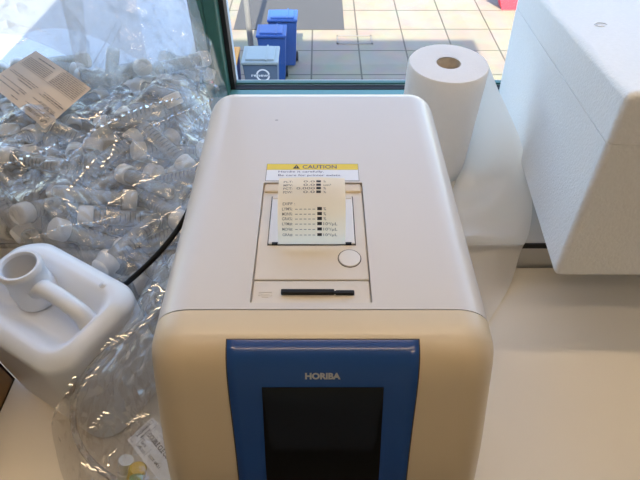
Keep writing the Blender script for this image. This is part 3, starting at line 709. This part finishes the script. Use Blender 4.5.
def fits(t):
    ax = Quaternion(t[3:]).normalized() @ Vector((0, 0, 1)); c = Vector(t[:3])
    return all((c + ax * s).x + .013 < bag_side((c + ax * s).y) for s in (-.06, .06))
TUBES = [t for t in TUBES if fits(t)]
tz = lambda z: z * 1.2
def tube_barrel():
    r = .0108 * 1.2
    return lathe([(.004, -.0600), (.0095, -.0590), (r - .0008, -.0565), (r, -.0535), (r, .0384), (r - .0012, .0384), (r - .0012, -.0520)], 20, None, False)
def tube_cap():
    R = .0135 * 1.2
    return lathe([(.0136, .0384), (R - .0008, .0390), (R, .0402), (R, .0570), (R - .0012, .0592), (R - .004, .0604), (.002, .0606)], 24)
def tube_stem():
    return lathe([(.0068, -.006), (.0074, -.004), (.0074, .0380)], 14)
bme = bpy.data.meshes.new('barrel'); b_ = tube_barrel(); bmesh.ops.recalc_face_normals(b_, faces=b_.faces); b_.to_mesh(bme); bme.shade_smooth(); bme.materials.append(M['barrel'])
cme = bpy.data.meshes.new('cap'); b_ = tube_cap(); bmesh.ops.recalc_face_normals(b_, faces=b_.faces); b_.to_mesh(cme); cme.shade_smooth(); cme.set_sharp_from_angle(angle=.9); cme.materials.append(M['cap'])
sme = bpy.data.meshes.new('stem'); b_ = tube_stem(); bmesh.ops.recalc_face_normals(b_, faces=b_.faces); b_.to_mesh(sme); sme.shade_smooth(); sme.materials.append(M['stem'])
for (x, y, z, qw, qx, qy, qz) in TUBES:
    t = bpy.data.objects.new('sample_tube', None); COL.objects.link(t); t.empty_display_size = .02
    t.rotation_mode = 'QUATERNION'; t.location = (x, y, z); t.rotation_quaternion = Quaternion((qw, qx, qy, qz)).normalized()
    t['label'] = 'clear graduated plastic tube with white cap inside the large clear bag'; t['category'] = 'tube'; t['group'] = 'graduated tubes in the large clear bag'
    for nm, me in (('barrel', bme), ('cap', cme), ('inner_stem', sme)):
        o = bpy.data.objects.new(nm, me); COL.objects.link(o); o.parent = t

GX0, GX1, GY0, GY1, NX, NY = -.70, -.125, .39, 1.00, 72, 76
dx, dy = (GX1 - GX0) / NX, (GY1 - GY0) / NY
base = lambda y: SILL if y > .55 else 0.0
hh = [[base(GY0 + j * dy) + .02 for i in range(NX + 1)] for j in range(NY + 1)]
for (x, y, z, qw, qx, qy, qz) in TUBES:
    ax = Quaternion((qw, qx, qy, qz)).normalized() @ Vector((0, 0, 1))
    for k in range(13):
        s = -.06 + .01 * k; p = Vector((x, y, z)) + ax * s; r = .0165 if s > .036 else .0133
        i0, j0 = (p.x - GX0) / dx, (p.y - GY0) / dy
        for i in range(int(i0) - 3, int(i0) + 5):
            for j in range(int(j0) - 3, int(j0) + 5):
                if 0 <= i <= NX and 0 <= j <= NY:
                    d = math.hypot(GX0 + i * dx - p.x, GY0 + j * dy - p.y)
                    if d < r + dx: hh[j][i] = max(hh[j][i], p.z + math.sqrt(max(0, r * r - min(d, r) ** 2)) * 1.0)
low = [r[:] for r in hh]
for it in range(3):                                      # film bridges the gaps between the tubes
    hh = [[max(hh[max(0, min(NY, j + b))][max(0, min(NX, i + a))] for a in (-1, 0, 1) for b in (-1, 0, 1)) for i in range(NX + 1)] for j in range(NY + 1)]
for it in range(5):
    hh = [[sum(hh[max(0, min(NY, j + b))][max(0, min(NX, i + a))] for a in (-1, 0, 1) for b in (-1, 0, 1)) / 9 for i in range(NX + 1)] for j in range(NY + 1)]
    hh = [[max(hh[j][i], low[j][i] + .003) for i in range(NX + 1)] for j in range(NY + 1)]
def ridge(p, s):
    v = 0; a = 1.0
    for o in range(3):
        v += a * (1 - abs(noise.noise(p * s))) ** 3; a *= .5; s *= 2.1
    return v
def backrise(x, y):
    w = smooth01((-.185 - x) / .19) ** 1.2
    return .42 * w * smooth01((y - (.83 + .06 * (1 - w))) / .165) ** 1.25
def hfilm(x, y):
    i = max(0, min(NX - .001, (x - GX0) / dx)); j = max(0, min(NY - .001, (y - GY0) / dy)); a, b = int(i), int(j); f, g = i - a, j - b
    h = (hh[b][a] * (1 - f) + hh[b][a + 1] * f) * (1 - g) + (hh[b + 1][a] * (1 - f) + hh[b + 1][a + 1] * f) * g
    k = ridge(Vector((x + .1 * noise.noise(Vector((x * 5, y * 5, 1))), y * .9, 0)), 9.0)
    return h + .010 * k + backrise(x, y) * (1 + .10 * noise.noise(Vector((x * 16, y * 9, 2))))
def yfront(x): return max(.388, .402 - .577 * (x + .283))
def bagpt(a, b):
    x = GX0 + (GX1 - .004 - GX0) * a; y0 = yfront(x); y = y0 + (.985 - y0) * b
    x = GX0 + (bag_side(y) + .003 - GX0) * a
    h = hfilm(x, y)
    e = min(1.0, smooth01(b / .06 + .0)); e = e * smooth01((1 - a) / .035 + .05) * smooth01(a / .04)
    bs = base(y) + .002
    return Vector((x + .0, y, bs + (h - bs) * (.12 + .88 * e)))
bag = thing('plastic_bag', 'large clear plastic bag full of white-capped tubes beside the window', 'bag', (0, 0, 0))
def facets(fn, nu, nv, amp, jit):
    def g(a, b):
        e = 0 < a < 1 and 0 < b < 1
        ja = jit / nu * noise.noise(Vector((a * 37.1, b * 41.7, 1))) if e else 0; jb = jit / nv * noise.noise(Vector((a * 43.3, b * 39.1, 7))) if e else 0
        p = fn(min(1, max(0, a + ja)), min(1, max(0, b + jb)))
        if e: p.z += amp * (.5 + noise.noise(Vector((a * 71.7, b * 67.9, 3))))
        return p
    bm = grid(g, nu, nv)
    bmesh.ops.triangulate(bm, faces=bm.faces)
    return bm
obj('film', facets(bagpt, 74, 80, .004, 1.1), 'bagfilm', bag)
def hit(px, py, lift=.0):
    z = .3
    while z < 1.4:
        p = W(px, py, z)
        if p.y > .4 and p.z <= hfilm(p.x, p.y) + lift: return p
        if p.y > .985: return W(px, py, z)
        z += .002
    return W(px, py, 1.0)
def ribbon(pxs, w, off):
    pts = [hit(px, py, off) for px, py in pxs]; pts = catmull(pts, 40); return sweep(pts, w, 6, None, .4)
sm = ribbon([(116, 22), (104, 45), (88, 72), (66, 104), (44, 136)], .0015, .003)
sweep(catmull([hit(px, py, .003) for px, py in [(122, 24), (110, 48), (96, 74), (76, 106), (54, 140)]], 40), .0015, 6, sm, .4)
obj('seal_seam', sm, 'hose', bag, True)
# a loose flap of the bag top, folded over and hanging back down
def flapfn(a, b):
    x = -.46 + .235 * a + .03 * b; y = .955 - .085 * b - .02 * math.sin(a * 6) * b
    z = .50 - .30 * b + .02 * math.sin(a * 9 + b * 3) * b - .10 * a * (1 - b)
    y -= .020 * ridge(Vector((a * 1.3, b * 1.1, 4)), 2.2)
    return Vector((x, y - .02, max(z, hfilm(x, y) + .004)))
obj('folded_flap', facets(flapfn, 24, 24, .004, 1.0), 'bagfilm', bag)
def flap2(a, b):
    x = -.80 + .46 * a - .05 * b; y = .965 - .16 * b - .03 * math.sin(a * 5 + 1) * b
    z = .56 - .30 * b + .03 * math.sin(a * 7 + b * 3) * b
    return Vector((x, y - .03, max(z, hfilm(x, y - .03) + .006)))
obj('folded_flap', facets(flap2, 26, 24, .006, 1.0), 'bagfilm', bag)
obj('folded_flap', facets(lambda a, b: flap2(a, b) + Vector((.07 * b + .05, -.03 - .02 * a, .03)), 22, 22, .008, 1.0), 'bagfilm', bag)

# added film facets, angled to throw lamp glints along the creases
def crease_glint(pxs, w, parent=None, m='bagfilm'):
    return shard([hit(px, py, .013) for px, py in pxs], w * 1.25, parent or bag)
FILL_LAMP = Vector((0, .56, 1.88))
def shard(pts, w, parent):
    """narrow fold shaped to mirror the lamp as a glint"""
    ctl = [p + .0016 * noise.noise_vector(p * 120) for p in catmull(pts, 60)]; L = sum((q - p).length for p, q in zip(ctl, ctl[1:])); nch = max(1, round(L / .011)); bm = bmesh.new()
    for c in range(nch):
        seg = [ctl[int(60 * min(nch, c + 1.25 * q / 9) / nch)] for q in range(10)]; p0 = seg[5]
        if (seg[-1] - seg[0]).length < .003: continue
        lp = FILL_LAMP + Vector((max(-1, min(1, p0.x * .5)), 0, 0))
        h = ((Vector((0, 0, CAMZ)) - p0).normalized() + (lp - p0).normalized()).normalized()
        h = (h + .03 * noise.noise_vector(p0 * 80)).normalized()
        seg = [p - h * h.dot(p - p0) for p in seg]; t = (seg[-1] - seg[0]).normalized(); s = h.cross(t).normalized(); prev = None
        for q_, p in enumerate(seg):
            ww = w * (.35 + .6 * math.sin(math.pi * q_ / 9)) * (.35 + 1.0 * abs(noise.noise(p0 * 45)))*1.5 * (.5 + .9 * abs(noise.noise(p * 140))) * .9
            mid_ = s * (w * .9 * noise.noise(p * 110))
            e_ = (q_ - 4.5) / 4.5
            row = [bm.verts.new(p + mid_ + s * (q * ww) - h * (q * q * ww * .05 + e_ * e_ * .0003)) for q in (-1, -.5, 0, .5, 1)]
            if prev:
                for q in range(4): bm.faces.new((prev[q], row[q], row[q + 1], prev[q + 1]))
            prev = row
    bmesh.ops.recalc_face_normals(bm, faces=bm.faces)
    return auto(obj('film_glint', bm, 'glint_fold', parent), 180)

for pxs, w in (([(0, 166), (40, 151), (85, 134), (130, 112), (165, 101), (200, 97)], .0028), ([(60, 166), (84, 142), (104, 112), (116, 92)], .0022),
               ([(151, 2), (160, 24), (174, 42), (198, 68), (219, 90)], .0030), ([(112, 8), (124, 26), (138, 46), (152, 60)], .0020),
               ([(73, 116), (84, 119), (94, 117), (102, 111)], .0034), ([(112, 132), (124, 134), (134, 142), (158, 164)], .0020), ([(66, 192), (80, 176), (98, 156)], .0024),
               ([(108, 206), (124, 194), (142, 182), (160, 176)], .0030), ([(140, 228), (160, 218), (182, 206)], .0020), ([(100, 168), (112, 152), (116, 134)], .0030),
               ([(192, 168), (204, 158)], .0020), ([(0, 30), (24, 26), (50, 34)], .0026), ([(0, 52), (16, 44), (30, 38)], .0024), ([(150, 128), (172, 116), (196, 108), (212, 100)], .0018),
               ([(62, 196), (70, 204), (80, 214)], .0022), ([(30, 240), (64, 226), (92, 222), (120, 216)], .0014), ([(180, 150), (188, 130), (204, 112)], .0016), ([(10, 150), (24, 166)], .0018)):
    crease_glint(pxs, w)

# printed label lying on the bag
cA, cB, cC, cD = (28, 46), (76, 79), (45, 129), (-12, 84)
ctr = hit(34, 86); pn = Vector((-.05, -.27, .95)).normalized(); pc = ctr + pn * .036
def onplane(px, py):
    p0 = Vector((0, 0, CAMZ)); d = W(px, py, 1.0) - p0
    return p0 + d * ((pc - p0).dot(pn) / d.dot(pn))
qC, qD, qB = onplane(*cC), onplane(*cD), onplane(*cB)
eu, ev = qD - qC, qB - qC; LU, LV = eu.length, ev.length; eu.normalize(); ev = (ev - eu * ev.dot(eu)); LV = ev.length; ev.normalize()
pn2 = eu.cross(ev); pn2 = pn2 if pn2.z > 0 else -pn2
def LP(u, v, off=0):
    c = .006 * math.sin(2.2 * u + 1.3 * v)
    return qC + eu * (u * LU) + ev * (v * LV) + pn2 * (c + off)
lb = obj('printed_label', grid(lambda a, b: LP(a, b), 20, 20), 'labelpaper', None, True)
tag(lb, 'beige printed label lying on the large bag of tubes', 'label')
random.seed(3)
pt = bmesh.new()
def lbar(u0, u1, v0, h):
    nseg = max(1, int((u1 - u0) / .05))
    for k in range(nseg):
        a, b = u0 + (u1 - u0) * k / nseg, u0 + (u1 - u0) * (k + 1) / nseg
        f = pt.faces.new([pt.verts.new(LP(x, y, .0007)) for x, y in ((a, v0), (b, v0), (b, v0 + h), (a, v0 + h))])
def words(u0, u1, v, h):
    u = u0
    while u < u1:
        w = random.uniform(.025, .08); lbar(u, min(u + w, u1), v, h * random.uniform(.8, 1)); u += w + .012
def ltext(body, u0, u1, v0, h, bold=.01):
    b = fit_text(body, u0, u1, 0, h * LV, bold)
    for v in b.verts: v.co = LP(v.co.x, v0 - v.co.y / LV, .0007)
    merge(pt, b)
ltext('SARSTEDT', .14, .40, .115, .050, .02)
sq = [LP(.04 + .075 * t, .085 + .03 * math.sin(t * 6.28), .001) for t in [k / 14 for k in range(15)]]
sweep(sq, .0011, 5, pt)
words(.05, .42, .150, .013); words(.05, .30, .180, .012)
words(.04, .20, .245, .020); words(.06, .40, .275, .013); words(.06, .30, .300, .010)
words(.50, .62, .08, .014); words(.55, .92, .17, .014); words(.50, .60, .225, .016); words(.50, .95, .26, .012)
words(.03, .34, .42, .020); words(.08, .36, .46, .010); words(.06, .40, .39, .010)
words(.50, .75, .37, .018); words(.48, .95, .42, .012); words(.46, .93, .455, .012)
lbar(.02, .97, .63, .004)
for k in range(9): words(.03, .44, .66 + k * .034, .014)
for k in range(6): words(.52, .95, .66 + k * .034, .012)
words(.55, .85, .90, .02); words(.10, .40, .97, .010)
obj('print', pt, 'inkgrey', lb)

# black cord from behind the analyzer down past the bag
cpts = [Vector((-.09, .532, .12)), Vector((-.120, .534, .20)), WH(204, 165, .25), WH(200, 185, .240), WH(191, 206, .222), WH(180, 226, .205), WH(165, 246, .190), WH(148, 264, .175), WH(128, 282, .160), WH(112, 294, .13), WH(98, 304, .06)]
cord = obj('power_cord', sweep(catmull(cpts, 90), .0036, 10), 'black', None, True)
tag(cord, 'black power cord running between the jug and the analyzer', 'cord')

# ================================================================== SMALL BAG WITH TUBING
rows = [
    [(156, 262, .645), (178, 256, .60), (196, 250, .538)],
    [(140, 296, .600), (160, 290, .545), (188, 282, .502)],
    [(128, 322, .575), (148, 320, .515), (178, 318, .474)],
    [(106, 350, .558), (132, 350, .500), (170, 350, .445)],
    [(72, 386, .545), (112, 388, .500), (167, 390, .432)],
    [(52, 420, .640), (104, 424, .515), (168, 425, .432)],
    [(56, 450, .640), (102, 456, .510), (170, 455, .436)],
    [(66, 484, .612), (110, 490, .495), (174, 490, .438)],
]
cr = [catmull([W(*p) for p in r], 40) for r in rows]
cols_ = [catmull([r[i] for r in cr], 90) for i in range(41)]
def bag2(a, b):
    i = min(39, int(a * 40)); f = a * 40 - i; j = min(89, int(b * 90)); g = b * 90 - j
    p = cols_[i][j].lerp(cols_[i][j + 1], g).lerp(cols_[i + 1][j].lerp(cols_[i + 1][j + 1], g), f)
    m = min(1, 6 * a + .3, 6 * (1 - a) + .1)
    k = ridge(Vector((a * 1.2 + .12 * noise.noise(Vector((a * 5, b * 5, 8))), b * 2.0, 1.7)), 2.2)
    p = p + Vector((-.1, -.55, .82)) * ((.013 * k - .010) * m)
    p.x = min(p.x, -.1265); p.z = max(p.z, .003)
    return p
bg = thing('plastic_bag', 'small clear plastic bag with coiled tubing, leaning between the jug and the analyzer', 'bag', (0, 0, 0))
obj('film', facets(bag2, 30, 42, .003, 1.1), 'bagfilm2', bg)

def bag2hit(px, py):
    best = min(((i, j) for i in range(0, 61) for j in range(0, 91)), key=lambda q: (lambda p: (320 + FPX * p.x / (p.y * CP + (CAMZ - p.z) * SP) - px) ** 2 + (pyof(p) - py) ** 2)(B2[q]))
    return B2[best] + Vector((0, -.004, .007))
B2 = {(i, j): bag2(i / 60, j / 90) for i in range(61) for j in range(91)}
for pxs, w in (([(92, 430), (100, 420), (106, 412), (114, 408)], .0024), ([(128, 426), (140, 417), (154, 411)], .0020), ([(84, 388), (92, 378), (104, 366)], .0012),
               ([(100, 346), (112, 342), (128, 336), (138, 328)], .0022), ([(54, 424), (58, 412), (64, 402)], .0026), ([(110, 468), (114, 458), (120, 446)], .0018),
               ([(150, 292), (158, 286), (166, 292), (160, 302)], .0022), ([(84, 462), (96, 466), (108, 470)], .0016), ([(142, 330), (152, 318), (164, 306)], .0014), ([(70, 396), (74, 384), (80, 374)], .0022)):
    shard([bag2hit(*p) for p in pxs], w * 1.2, bg)

ts = thing('tubing_set', 'coil of clear tubing with white and yellow fittings in the small bag', 'tubing', (0, 0, 0))
tp = [W(172, 298, .492), W(158, 312, .520), W(138, 326, .545), (W(112, 347, .560)), W(91, 367, .552), W(78, 388, .553), W(73, 410, .585), W(75, 432, .590), W(84, 452, .570), W(98, 468, .545), W(112, 478, .525), W(122, 484, .515)]
obj('hose', sweep(catmull(tp, 110), .0036, 12), 'hose', ts, True)
def alongfit(p0, p1, prof, name, m):
    d = (p1 - p0); L = d.length; q = d.to_track_quat('Z', 'Y').to_matrix().to_4x4(); mt = Matrix.Translation(p0) @ q
    return auto(obj(name, lathe([(r, z * L) for r, z in prof], 24, mtx=mt), m, ts), 40)
alongfit(W(122, 487, .510), W(126, 460, .495), [(.0045, 0), (.0045, .1), (.0062, .12), (.0062, .55), (.0052, .58), (.0052, .75), (.0070, .77), (.0070, 1)], 'white_fitting', 'whitefit')
alongfit(W(133, 492, .500), W(138, 468, .480), [(.0050, 0), (.0078, .05), (.0078, .35), (.0060, .40), (.0085, .45), (.0085, .95), (.007, 1)], 'yellow_fitting', 'yellowfit')
alongfit(W(136, 484, .474), W(136, 477, .471), [(.0035, 0), (.0060, .1), (.0060, .9), (.0035, 1)], 'green_valve', 'greenfit')

# paper label inside the small bag
P0, P1 = W(127.5, 440, .495), W(152.5, 417, .508)
P3 = W(157, 478, .460)
e1 = (P3 - P0); e1.normalize(); e2 = (P1 - P0); e2 = e2 - e1 * e2.dot(e1); H2 = e2.length; e2.normalize(); L2 = .078
n2 = e1.cross(e2); n2 = n2 if n2.dot(Vector((0, 0, CAMZ)) - P0) > 0 else -n2
def QP(u, v, off=0): return P0 + e1 * u + e2 * v + n2 * (off + .0015 * math.sin(u * 50))
l2 = obj('printed_label', grid(lambda a, b: QP(L2 * a, H2 * b), 12, 6), 'labelwhite', None, True)
tag(l2, 'white printed label in the small bag against the analyzer side', 'label')
pt = bmesh.new()
def qbar(u0, u1, v0, v1): pt.faces.new([pt.verts.new(QP(x, y, .0004)) for x, y in ((u0, v0), (u1, v0), (u1, v1), (u0, v1))])
def qtext(body, a0, a1, b0, h, turned=False, bold=.01):
    b = fit_text(body, a0, a1, 0, h, bold)
    for v in b.verts: v.co = QP(b0 - v.co.y, v.co.x, .0004) if turned else QP(v.co.x, b0 + v.co.y, .0004)
    merge(pt, b)
lw = .0003; i_ = .0022
qbar(i_, L2 - i_, i_, i_ + lw); qbar(i_, L2 - i_, H2 - i_ - lw, H2 - i_); qbar(i_, i_ + lw, i_, H2 - i_); qbar(.0125, .0125 + lw, i_, H2 - i_)
qbar(.0125, L2 - i_, H2 * .38, H2 * .38 + lw); qbar(.030, .030 + lw, i_, H2 * .38)
qtext('HORIBA', H2 * .28, H2 * .84, .0068, .0032, True, .015); qtext('Medical', H2 * .34, H2 * .70, .0114, .0026, True, .01)
qtext('DOUBLE CLE COUD', .0145, .058, H2 * .52, .0046, False, .02)
qtext('DATE', .0150, .0230, H2 * .25, .0024); qtext('11/06/2021', .0140, .0285, H2 * .11, .0024)
qtext('LOT 0421', .034, .052, H2 * .18, .0024)
obj('print', pt, 'ink', l2)

# ================================================================== LAMPS, SUN, SKY
for y, x, k in ((-.30, 0, 1.0), (.56, 0, .999), (-.75, 1.05, .36)):  # second and third battens are added fill light, unseen
    t = thing('ceiling_lamp', 'long warm fluorescent batten on the ceiling above the bench edge' if k == 1 else 'added warm fill batten, unseen, on the ceiling near the window' if k > .9 else 'short added fill batten, unseen, lighting the foam box side', 'lamp', (x, y, 1.95))
    obj('housing', box(-1.1 * k, 1.1 * k, -.05, .05, -.05, 0, .004), 'white', t)
    bm = bmesh.new()
    wl = .046 if k < 1 else .013
    bx(bm, -1.06 * k, 1.06 * k, -wl, wl, -.075, -.045, .005)
    obj('diffuser', bm, 'lamp_fill' if k < 1 else 'lamp', t, True)
    for s in (-1, 1): obj('socket', box(s * 1.075 * k - .015, s * 1.075 * k + .015, -.02, .02, -.09, -.05, .003), 'white', t)

sun = bpy.data.lights.new('sun', 'SUN'); sun.energy = 13.0; sun.angle = math.radians(.6); sun.color = (1, .88, .66)
so = bpy.data.objects.new('sun', sun); COL.objects.link(so)
el = math.radians(40.5); az = math.radians(2.0)
dirv = Vector((math.sin(az) * math.cos(el), math.cos(az) * math.cos(el), -math.sin(el)))    # where the light travels
so.rotation_euler = dirv.to_track_quat('-Z', 'Y').to_euler()
so.location = (0, -5, 6)
wd = bpy.data.worlds.new('sky'); sc.world = wd; wd.use_nodes = True
nt = wd.node_tree; bgk = nt.nodes['Background']
sk = nt.nodes.new('ShaderNodeTexSky'); sk.sky_type = 'NISHITA'; sk.sun_disc = False
sk.sun_elevation = el; sk.sun_rotation = math.radians(180); sk.air_density = 1.0; sk.dust_density = 1.5; sk.ozone_density = 1.2
nt.links.new(sk.outputs[0], bgk.inputs[0]); bgk.inputs[1].default_value = .62

cam = bpy.data.cameras.new('camera'); co = bpy.data.objects.new('camera', cam); COL.objects.link(co)
cam.sensor_fit = 'HORIZONTAL'; cam.sensor_width = 36; cam.lens = FPX / 640 * 36; cam.clip_start = .01
co.location = (0, 0, CAMZ); co.rotation_euler = (math.pi / 2 - PITCH, 0, 0)
sc.camera = co
sc.cycles.transparent_max_bounces = 40; sc.cycles.max_bounces = 10; sc.cycles.diffuse_bounces = 5
sc.cycles.caustics_reflective = False; sc.cycles.caustics_refractive = False
sc.cycles.use_denoising = True
vs = sc.view_settings; vs.view_transform = 'Standard'; vs.look = 'None'; vs.gamma = 1; vs.use_curve_mapping = False; vs.exposure = 0.52
